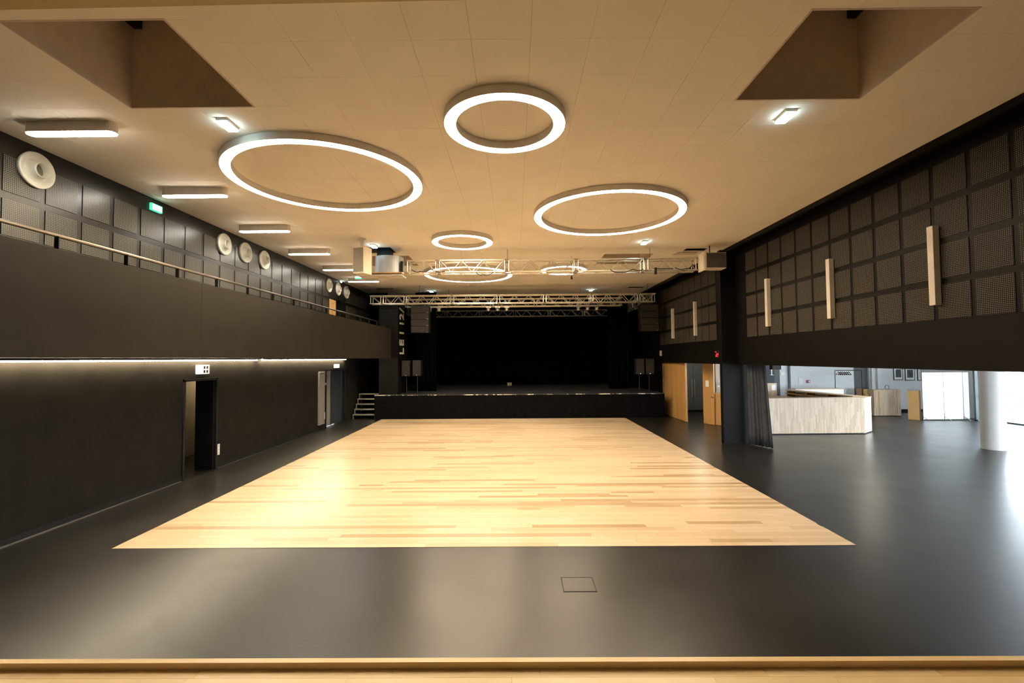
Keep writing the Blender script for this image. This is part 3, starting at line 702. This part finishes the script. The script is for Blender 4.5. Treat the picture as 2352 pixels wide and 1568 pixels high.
# ================================================================== SMALL THINGS ON THE BLACK WALLS
o = empty('exit_sign', (XL, 10.53, 2.26), 'white lit sign with four small symbols above the open doorway', 'sign')
box('case', XL, XL + 0.09, 10.36, 10.70, 2.255, 2.455, 'sign_white', o, 0.006)
for r in range(2):
    for c_ in range(2):
        q = box('symbol', XL + 0.09, XL + 0.092, 10.49 + 0.1 * c_, 10.56 + 0.1 * c_, 2.275 + 0.09 * r, 2.345 + 0.09 * r, 'throat_grey', o)
        box('mark', XL + 0.092, XL + 0.093, 10.51 + 0.1 * c_, 10.535 + 0.1 * c_, 2.285 + 0.09 * r, 2.335 + 0.09 * r, 'ink', q)
o = empty('exit_sign', (XL, 18.5, 2.25), 'small white lit sign above the double door', 'sign')
box('case', XL, XL + 0.08, 18.3, 18.66, 2.235, 2.375, 'sign_white', o, 0.006); box('bracket', XL, XL + 0.02, 18.4, 18.56, 2.2, 2.235, 'dark_metal', o)
o = empty('exit_sign', (XL, 9.1, 5.5), 'glowing green and white exit sign high on the panelled gallery wall', 'sign')
box('case', XL, XL + 0.05, 8.96, 9.24, 5.50, 5.64, 'sign_green', o, 0.005); box('face', XL + 0.05, XL + 0.053, 8.985, 9.215, 5.52, 5.62, 'sign_light', o)
o = empty('exit_sign', (-5.72, 17.0, ZC), 'green and white exit sign hanging from the ceiling before the last bar light', 'sign')
box('case', -5.84, -5.60, 16.98, 17.02, 5.50, 5.58, 'sign_green', o, 0.004); box('face', -5.83, -5.61, 16.97, 16.98, 5.545, 5.585, 'sign_light', o)
for x in (-5.8, -5.64): tube('rod', (x, 17.0, 5.58), (x, 17.0, ZC), 0.005, 'steel', o, 6)
o = empty('emergency_lamp', (XL, 18.85, 5.62), 'tiny cool lamp on the wall above the middle air nozzle', 'lamp')
box('case', XL, XL + 0.05, 18.78, 18.95, 5.68, 5.74, 'white_plastic', o, 0.005); box('lens', XL + 0.05, XL + 0.06, 18.8, 18.93, 5.69, 5.73, 'spot_light', o)
def socket(y0, z0, label):
    o = empty('wall_socket', (XL, y0, z0), label, 'socket', group='white wall sockets')
    box('plate', XL, XL + 0.012, y0 - 0.045, y0 + 0.045, z0, z0 + 0.255, 'white_plastic', o, 0.003)
    for k in range(3): lathe('socket', [(0.03, 0.012), (0.03, 0.016), (0.024, 0.016), (0.001, 0.013)], 'sconce_white', o, (XL, y0, z0 + 0.045 + 0.082 * k), 16, 'X')
socket(11.2, 0.31, 'white triple wall socket beside the open doorway'); socket(17.42, 0.35, 'white triple wall socket beside the double door')
o = empty('led_clock', (XR, 15.25, 2.55), 'small black clock with red glowing digits beside the pillar', 'clock')
box('case', XR - 0.05, XR, 15.08, 15.42, 2.53, 2.76, 'dark_metal', o, 0.005)
for a in ((14.93, 14.96, 2.60, 2.68), (14.93, 15.06, 2.63, 2.65), (15.03, 15.06, 2.56, 2.68), (15.09, 15.12, 2.56, 2.62), (15.08, 15.17, 2.71, 2.725), (14.95, 15.06, 2.56, 2.575)):
    box('digit_bar', XR - 0.054, XR - 0.05, a[0] + 0.2, a[1] + 0.2, a[2], a[3], 'clock_red', o)
sw = box('wall_sign', XR - 0.02, XR, 21.1, 21.35, 2.62, 2.86, 'sconce_white', None, 0.004); tag(sw, 'small grey plate on the dark wall next to the stage', 'plate')

# ================================================================== BACK ROOM BEHIND THE WOODEN DOORS
br = empty('wall_kitchen', (8.5, 20, 0), 'plain back room walls seen between the wooden doors', None, kind='structure')
box('back_wall', 6.95, 11.0, 22.5, 22.6, 0, 3.0, 'lobby_grey', br); box('side_wall', 9.3, 9.4, 18.5, 22.5, 0, 3.0, 'lobby_grey', br)
box('room_ceiling', 6.95, 11.0, 14.3, 22.6, 2.95, 3.0, 'white_paint', br)
box('front_wall', 7.72, 9.3, 18.12, 18.2, 0, 2.95, 'cabinet_oak', br); box('front_wall', 7.0, 7.1, 14.3, 15.0, 0, 3.0, 'lobby_grey', br)
dp = tag(empty('door_4', (6.8, 19.9, 0), 'wide golden oak sliding door leaf beside the stage', None), kind='structure')
for a, b in ((18.6, 19.55), (19.555, 20.5), (20.505, 21.44)): box('door_panel', 6.72, 6.80, a, b, 0.01, 2.32, 'door_oak', dp)
box('grip', 6.71, 6.72, 21.30, 21.36, 1.45, 1.60, 'sconce_white', dp)
dl = tag(empty('door_5', (7.27, 18.2, 0), 'narrow golden oak door standing ajar with a pinned notice', None), kind='structure'); dl.rotation_euler = (0, 0, math.atan2(-0.50, 0.21))
box('leaf', 0, 0.54, -0.02, 0.02, 0.01, 2.6, 'door_oak', dl, local=True)
h = box('handle', 0.44, 0.52, -0.06, -0.02, 1.02, 1.05, 'steel', dl, local=True); box('notice', 0.14, 0.30, -0.024, -0.02, 1.42, 1.66, 'paper', dl, local=True)
kc = empty('kitchen_counter', (7.6, 17.7, 0), 'golden oak counter end behind the ajar door', 'counter')
prism('panel', [(7.47, 17.80), (7.66, 17.52), (7.95, 17.7), (7.76, 18.0)], 0.01, 1.17, 'door_oak', kc); prism('top', [(7.46, 17.80), (7.66, 17.50), (7.97, 17.7), (7.76, 18.02)], 1.17, 1.20, 'cabinet_oak', kc)
kw = empty('kitchen_cupboard', (8.2, 22.2, 0), 'blue-grey double cupboard standing in the back room', 'cupboard')
box('body', 7.3, 9.2, 22.1, 22.48, 0.08, 2.3, 'kitchen_blue', kw); box('door', 7.32, 8.33, 22.08, 22.1, 0.1, 2.28, 'kitchen_blue', kw); box('door', 8.35, 9.18, 22.08, 22.1, 0.1, 2.28, 'kitchen_blue', kw)
for x in (8.28, 8.40): box('handle', x - 0.012, x + 0.012, 22.04, 22.08, 0.7, 1.5, 'steel', kw)
box('plinth', 7.3, 9.2, 22.15, 22.48, 0, 0.08, 'dark_metal', kw)
kt = empty('kitchen_tiles', (7.9, 18.1, 1.2), 'beige splashback with two white cards above the oak counter', 'splashback')
box('panel', 7.73, 8.4, 18.10, 18.12, 1.22, 1.58, 'beige', kt)
for x in (7.78, 7.92): box('card', x, x + 0.07, 18.095, 18.10, 1.40, 1.46, 'paper', kt)
ld = bpy.data.lights.new('kitchen_fill', 'POINT'); ld.energy = 36; ld.color = (1, 0.86, 0.66); ld.shadow_soft_size = 0.2  # fill light without a fixture, added to lift the dim back room
lo = bpy.data.objects.new('kitchen_fill', ld); col.objects.link(lo); lo.location = (7.9, 20.0, 2.75)

# ================================================================== FOYER
fy = empty('wall_foyer', (13, 21.5, 0), 'light grey foyer walls with a dark recess', None, kind='structure')
BY = 21.5
box('back_wall', 11.0, 15.45, BY, BY + 0.1, 0, 3.05, 'lobby_grey', fy); box('dark_recess', 15.45, 16.15, BY + 0.1, BY + 0.15, 0, 3.05, 'lobby_dark', fy)
box('back_wall', 16.15, 18.9, BY, BY + 0.1, 0, 3.05, 'lobby_grey', fy); box('fin', 16.18, 16.30, BY - 0.12, BY, 0, 3.05, 'lobby_grey', fy); box('fin', 16.44, 16.56, BY - 0.12, BY, 0, 3.05, 'lobby_grey', fy)
box('upstand', 12.45, 12.53, BY - 0.08, BY, 0, 3.05, 'lobby_dark', fy); box('dark_panel', 11.2, 12.05, BY - 0.06, BY, 0, 3.05, 'lobby_dark', fy)
box('skirting', 16.6, 18.8, BY - 0.02, BY, 0, 0.12, 'dark_metal', fy)
box('end_wall', 18.55, 18.7, 18.5, BY, 0, 3.05, 'lobby_grey', fy)
box('side_wall', 10.9, 11.0, 20.2, 22.5, 0, 3.05, 'lobby_grey', fy)
sbox('ceiling_foyer', XR + 0.35, 18.8, 2.2, 22.6, 3.05, 3.2, 'white_paint')
# glazed front
wn = tag(empty('window_1', (18.4, 10, 0), 'tall glazed front of the foyer with dark green frames', None), kind='structure')
ym = [2.4, 4.7, 7.0, 9.3, 11.6, 13.9, 16.2, 18.3]
for yy in ym: box('mullion', 18.33, 18.45, yy - 0.03, yy + 0.03, 0, 3.0, 'frame_green', wn)
box('rail', 18.34, 18.44, 2.4, 18.3, 0.0, 0.05, 'frame_green', wn); box('rail', 18.34, 18.44, 2.4, 18.3, 2.97, 3.05, 'frame_green', wn)
for a, b in zip(ym, ym[1:]): box('pane', 18.385, 18.393, a + 0.03, b - 0.03, 0.05, 2.97, 'glass', wn)
w2 = tag(empty('window_added', (12.6, 2.3, 0), 'added glazing at the unseen near end of the foyer, there to let in daylight', None), kind='structure')  # out-of-view glazing, added so more daylight reaches the bar and back wall
xm = [11.5, 13.8, 16.1, 18.36]
for x in xm: box('mullion', x - 0.03, x + 0.03, 2.24, 2.36, 0, 3.0, 'frame_green', w2)
box('rail', xm[0], xm[-1], 2.25, 2.35, 0.0, 0.05, 'frame_green', w2); box('rail', xm[0], xm[-1], 2.25, 2.35, 2.97, 3.05, 'frame_green', w2)
for a, b in zip(xm, xm[1:]): box('pane', a + 0.03, b - 0.03, 2.296, 2.304, 0.05, 2.97, 'glass', w2)
box('near_wall', XR + 0.35, 11.5, 2.2, 2.35, 0, 3.05, 'lobby_grey', fy)
gdr = tag(empty('door_6', (17.95, 18.4, 0), 'dark green metal door frame at the end of the glazed front', None), kind='structure')
box('stile', 17.87, 18.04, 18.36, 18.44, 0, 2.6, 'frame_green', gdr); box('handle', 18.04, 18.10, 18.28, 18.36, 0.95, 1.0, 'steel', gdr); box('foot', 17.87, 18.10, 18.3, 18.44, 0, 0.05, 'frame_green', gdr)
# lamp above the tip of the bar
glow('foyer_light', (1.0, 0.90, 0.70), 32.0)
o = empty('foyer_lamp', (11.9, 15.95, 3.05), 'round warm ceiling lamp above the tip of the bar', 'ceiling lamp')
lathe('housing', [(0.33, 3.05), (0.33, 2.98), (0.31, 2.975), (0.31, 3.0), (0.001, 3.0)], 'housing', o, (11.9, 15.95, 0), 32, smooth=False)
lathe('diffuser', [(0.308, 2.985), (0.28, 2.975), (0.001, 2.972)], 'foyer_light', o, (11.9, 15.95, 0), 32)
# round white column
cl = empty('column', (13.0, 12.9, 0), 'round white column standing in the foyer', None, kind='structure')
lathe('shaft', [(0.262, 0.0), (0.262, 3.05)], 'column_white', cl, (13.0, 12.9, 0), 48)
# grey curtain in the opening
drape('curtain', 6.80, 13.84, 7.14, 13.12, 0.015, 2.42, 'grey drawn-back curtain hanging beside the black pillar', 6, 'curtain_grey', 0.045, 'curtain', None, gather=0.22, thick=0.012)
o = empty('curtain_track', (7.1, 12.0, 2.33), 'black curtain track box at the top of the foyer opening', 'curtain track')
box('box', 6.99, 7.23, 12.78, 12.93, 2.20, 2.335, 'dark_metal', o, 0.005); box('track', 7.06, 7.10, 8.0, 12.9, 2.335, 2.37, 'dark_metal', o)
# bar counter
bar = empty('bar_counter', (10.5, 16.5, 0), 'pale oak U-shaped bar counter of glued upright strips', 'bar counter')
prism('front_panel', [(8.10, 15.47), (11.47, 15.52), (11.50, 15.58), (8.10, 15.53)], 0.03, 1.15, 'bar_oak', bar)
prism('end_panel', [(11.47, 15.52), (12.02, 15.96), (11.97, 16.02), (11.46, 15.58)], 0.03, 1.15, 'bar_oak', bar)
prism('side_panel', [(12.02, 15.96), (11.98, 16.0), (11.50, 19.50), (11.56, 19.52)], 0.03, 1.15, 'bar_oak', bar)
prism('counter_top', [(8.10, 15.46), (11.48, 15.51), (12.04, 15.96), (11.60, 16.2), (11.35, 15.88), (8.10, 15.84)], 1.15, 1.18, 'bar_oak', bar)
prism('counter_top', [(12.04, 15.96), (11.56, 19.54), (11.16, 19.5), (11.60, 16.2)], 1.15, 1.18, 'bar_oak', bar)
prism('plinth', [(8.12, 15.52), (11.46, 15.57), (11.96, 15.98), (11.5, 19.45), (11.4, 19.45), (11.86, 16.0), (11.4, 15.64), (8.12, 15.60)], 0.0, 0.03, 'dark_metal', bar)
for z in (0.35, 0.72, 1.02): prism('shelf', [(11.96, 16.05), (11.50, 19.46), (11.14, 19.46), (11.56, 16.2)], z, z + 0.03, 'shelf_oak', bar)
for k in range(4):
    f = k / 3; x0, yy = 11.58 - 0.42 * f, 16.25 + 3.1 * f
    prism('divider', [(x0, yy), (x0 + 0.38, yy + 0.03), (x0 + 0.38, yy + 0.06), (x0, yy + 0.03)], 0.03, 1.15, 'shelf_oak', bar)
prism('back_counter', [(9.8, 17.5), (11.1, 18.4), (11.1, 19.4), (9.8, 19.4)], 0.9, 0.94, 'shelf_oak', bar)
prism('back_front', [(9.82, 17.55), (11.1, 18.45), (11.1, 18.5), (9.82, 17.6)], 0.0, 0.9, 'dark_metal', bar)
# pale counter behind the bar
o = empty('side_counter', (12.7, 19.9, 0), 'pale oak counter behind the bar, its brightly lit front coloured white', 'counter')
box('front', 11.75, 13.75, 19.75, 19.80, 0.0, 1.16, 'white_paint', o); box('top', 11.73, 13.77, 19.73, 20.25, 1.16, 1.19, 'bar_oak', o); box('side', 13.7, 13.75, 19.8, 20.2, 0, 1.16, 'bar_oak', o)  # white front colours in the light falling on the pale wood
o = empty('notice_board', (11.0, 20.1, 0), 'dark notice board on an oak stand behind the curtain', 'notice board')
box('board', 10.40, 10.80, 19.6, 19.64, 1.45, 2.5, 'door_blue', o); box('stand', 10.4, 10.88, 19.6, 19.8, 0.0, 1.45, 'bar_oak', o)
box('letter_bar', 10.66, 10.70, 19.59, 19.6, 1.8, 2.2, 'paper', o); box('letter_bar', 10.62, 10.76, 19.59, 19.6, 1.78, 1.80, 'paper', o); box('card', 10.66, 10.82, 19.59, 19.6, 1.15, 1.38, 'paper', o)
# oak cabinet with a slot
cb = empty('oak_cabinet', (15.75, 20.3, 0), 'pale oak cabinet with a dark upright slot in its front', 'cabinet')
box('body', 15.19, 16.32, 20.02, 20.6, 0.02, 1.11, 'cabinet_oak', cb); box('front', 15.19, 16.32, 20.0, 20.02, 0.03, 1.11, 'cabinet_oak', cb); box('slot', 15.39, 15.43, 19.995, 20.0, 0.08, 1.06, 'shelf_oak', cb)
box('slot', 16.15, 16.165, 19.995, 20.0, 0.08, 1.08, 'shelf_oak', cb); box('plinth', 15.22, 16.3, 20.05, 20.58, 0, 0.02, 'dark_metal', cb)
lo_ = empty('low_cabinet', (14.95, 20.7, 0), 'low brown stepped cabinet behind the bar tip', 'cabinet')
box('body', 15.03, 15.185, 20.3, 20.8, 0.0, 0.93, 'shelf_oak', lo_); box('upper', 15.02, 15.19, 20.35, 20.8, 0.93, 1.12, 'shelf_oak', lo_)
c2 = empty('oak_box', (16.05, 19.1, 0), 'plain darker oak box partly behind the white display screens', 'box')
bx_ = [(15.73, 18.95), (15.98, 18.70), (16.43, 19.15), (16.18, 19.40)]
prism('body', bx_, 0.0, 1.14, 'door_oak', c2); prism('lid', [(15.722, 18.95), (15.98, 18.692), (16.438, 19.15), (16.18, 19.408)], 1.14, 1.155, 'cabinet_oak', c2)
lp = lathe('cable_loop', [(0.085, 0.0), (0.097, 0.012), (0.085, 0.024)], 'black_rubber', None, (16.0, 20.3, 1.20), 24, 'X', close=True); tag(lp, 'black cable loop standing on the oak cabinet', 'cable'); lp.rotation_euler = (0, 0, pi / 2)
# display screens
sc_l = ('white display screen panel next to the oak box', 'middle white display screen panel', 'white display screen panel next to the green door frame')
for i, lab in enumerate(sc_l):
    a, b = ((16.03, 16.845), (16.865, 17.60), (17.62, 17.85))[i]; o = empty('display_screen', ((a + b) / 2, 18.6, 0), lab, 'screen', group='white display screens')
    box('panel', a + 0.012, b - 0.012, 18.59, 18.61, 0.06, 1.88, 'white_paint', o)
    for x in (a, b): box('post', x - 0.006 + (0.006 if x == a else -0.006), x + 0.006 + (0.006 if x == a else -0.006), 18.592, 18.608, 0.05, 1.88, 'steel', o)
    box('bottom_rail', a, b, 18.595, 18.605, 0.04, 0.06, 'steel', o)
    for s in (-1, 1): tube('foot', (a, 18.6, 0.14), (a + 0.03, 18.6 - (0.26 if s > 0 else -0.07), 0.02), 0.012, 'steel', o, 6)
# coat rack with hangers
o = empty('coat_rack', (14.4, 20.4, 0), 'metal coat rack with a few dark hangers behind the bar', 'coat rack')
for x in (13.85, 14.17): tube('post', (x, 20.4 + (x - 13.85), 0.02), (x, 20.4 + (x - 13.85), 1.93), 0.014, 'dark_metal' if x < 14 else 'steel', o)
tube('top_bar', (13.85, 20.4, 1.93), (15.0, 20.4, 1.93), 0.014, 'dark_metal', o); tube('top_bar', (14.17, 20.72, 1.93), (15.0, 20.72, 1.93), 0.014, 'steel', o); tube('post', (15.0, 20.4, 0.02), (15.0, 20.4, 1.93), 0.014, 'dark_metal', o)
for k in range(6):
    x = 14.22 + 0.09 * k; h_ = empty('clothes_hanger', (x, 20.72, 1.93), ('first', 'second', 'third', 'fourth', 'fifth', 'sixth')[k] + ' dark clothes hanger along the coat rack', 'hanger', group='hangers on the coat rack')
    path_tube('hook', [(x, 20.72, 1.94), (x, 20.72, 1.86)], 0.006, 'steel', h_, 6)
    path_tube('shoulder', [(x - 0.02, 20.53, 1.74), (x, 20.72, 1.86), (x + 0.02, 20.91, 1.74), (x - 0.02, 20.53, 1.74)], 0.014, 'clothes_brown', h_, 6)
# things on the foyer wall
def flat(name, x0, x1, z0, z1, mat, label, cat, d_=0.02, bev=0.003):
    o = box(name, x0, x1, BY - d_, BY, z0, z1, mat, None, bev); return tag(o, label, cat)
flat('switch_panel', 12.12, 12.30, 1.70, 1.86, 'paper', 'small white switch panel at the corner of the grey foyer wall', 'switch')
flat('wall_notice', 12.92, 13.14, 1.27, 1.55, 'paper', 'white square notice on the grey foyer wall', 'notice')
o = empty('fire_alarm', (13.37, BY, 1.35), 'small red and white fire alarm box on the grey foyer wall', 'fire alarm')
box('case', 13.28, 13.45, BY - 0.04, BY, 1.34, 1.47, 'alarm_red', o, 0.005); box('button', 13.36, 13.44, BY - 0.045, BY - 0.04, 1.37, 1.44, 'paper', o)
for (a, b, z0), lab in zip(((17.24, 17.66, 1.44), (17.76, 18.20, 1.42), (18.32, 18.5, 1.41)), ('black-framed picture farthest from the display screens', 'black-framed picture with a dark print, the middle of the row', 'black-framed picture half hidden behind the display screens')):
    o = empty('picture_frame', ((a + b) / 2, BY, z0), lab, 'picture', group='framed pictures on the foyer wall')
    box('frame', a, b, BY - 0.025, BY, z0, z0 + 0.62, 'ink', o); box('mat', a + 0.03, b - 0.03, BY - 0.028, BY - 0.025, z0 + 0.03, z0 + 0.59, 'paper', o); box('print', a + 0.09, b - 0.08, BY - 0.03, BY - 0.028, z0 + 0.13, z0 + 0.49, 'photo_dark', o)

# ================================================================== OUTSIDE
gr = sbox('ground', 7.0, 60, -30, 60, -0.45, -0.31, 'paving'); tag(gr, 'pale paving outside the glazed front')
bm = bmesh.new()
for i in range(1100):
    p = Vector((random.uniform(24.2, 24.9), random.uniform(18.5, 25.5), random.uniform(-0.25, 1.35) + 0.06 * math.sin(i))); s = random.uniform(0.05, 0.10)
    u = Vector((random.gauss(0, 1), random.gauss(0, 1), random.gauss(0, 1))).normalized(); w = u.orthogonal().normalized()
    q = [bm.verts.new(p + u * s), bm.verts.new(p + w * s * 0.6), bm.verts.new(p - u * s), bm.verts.new(p - w * s * 0.6)]; bm.faces.new(q)
hd = link('hedge', fin(bm, 'hedge'), 'hedge_leaf', None); tag(hd, 'green hedge outside beyond the glazed front', 'hedge')
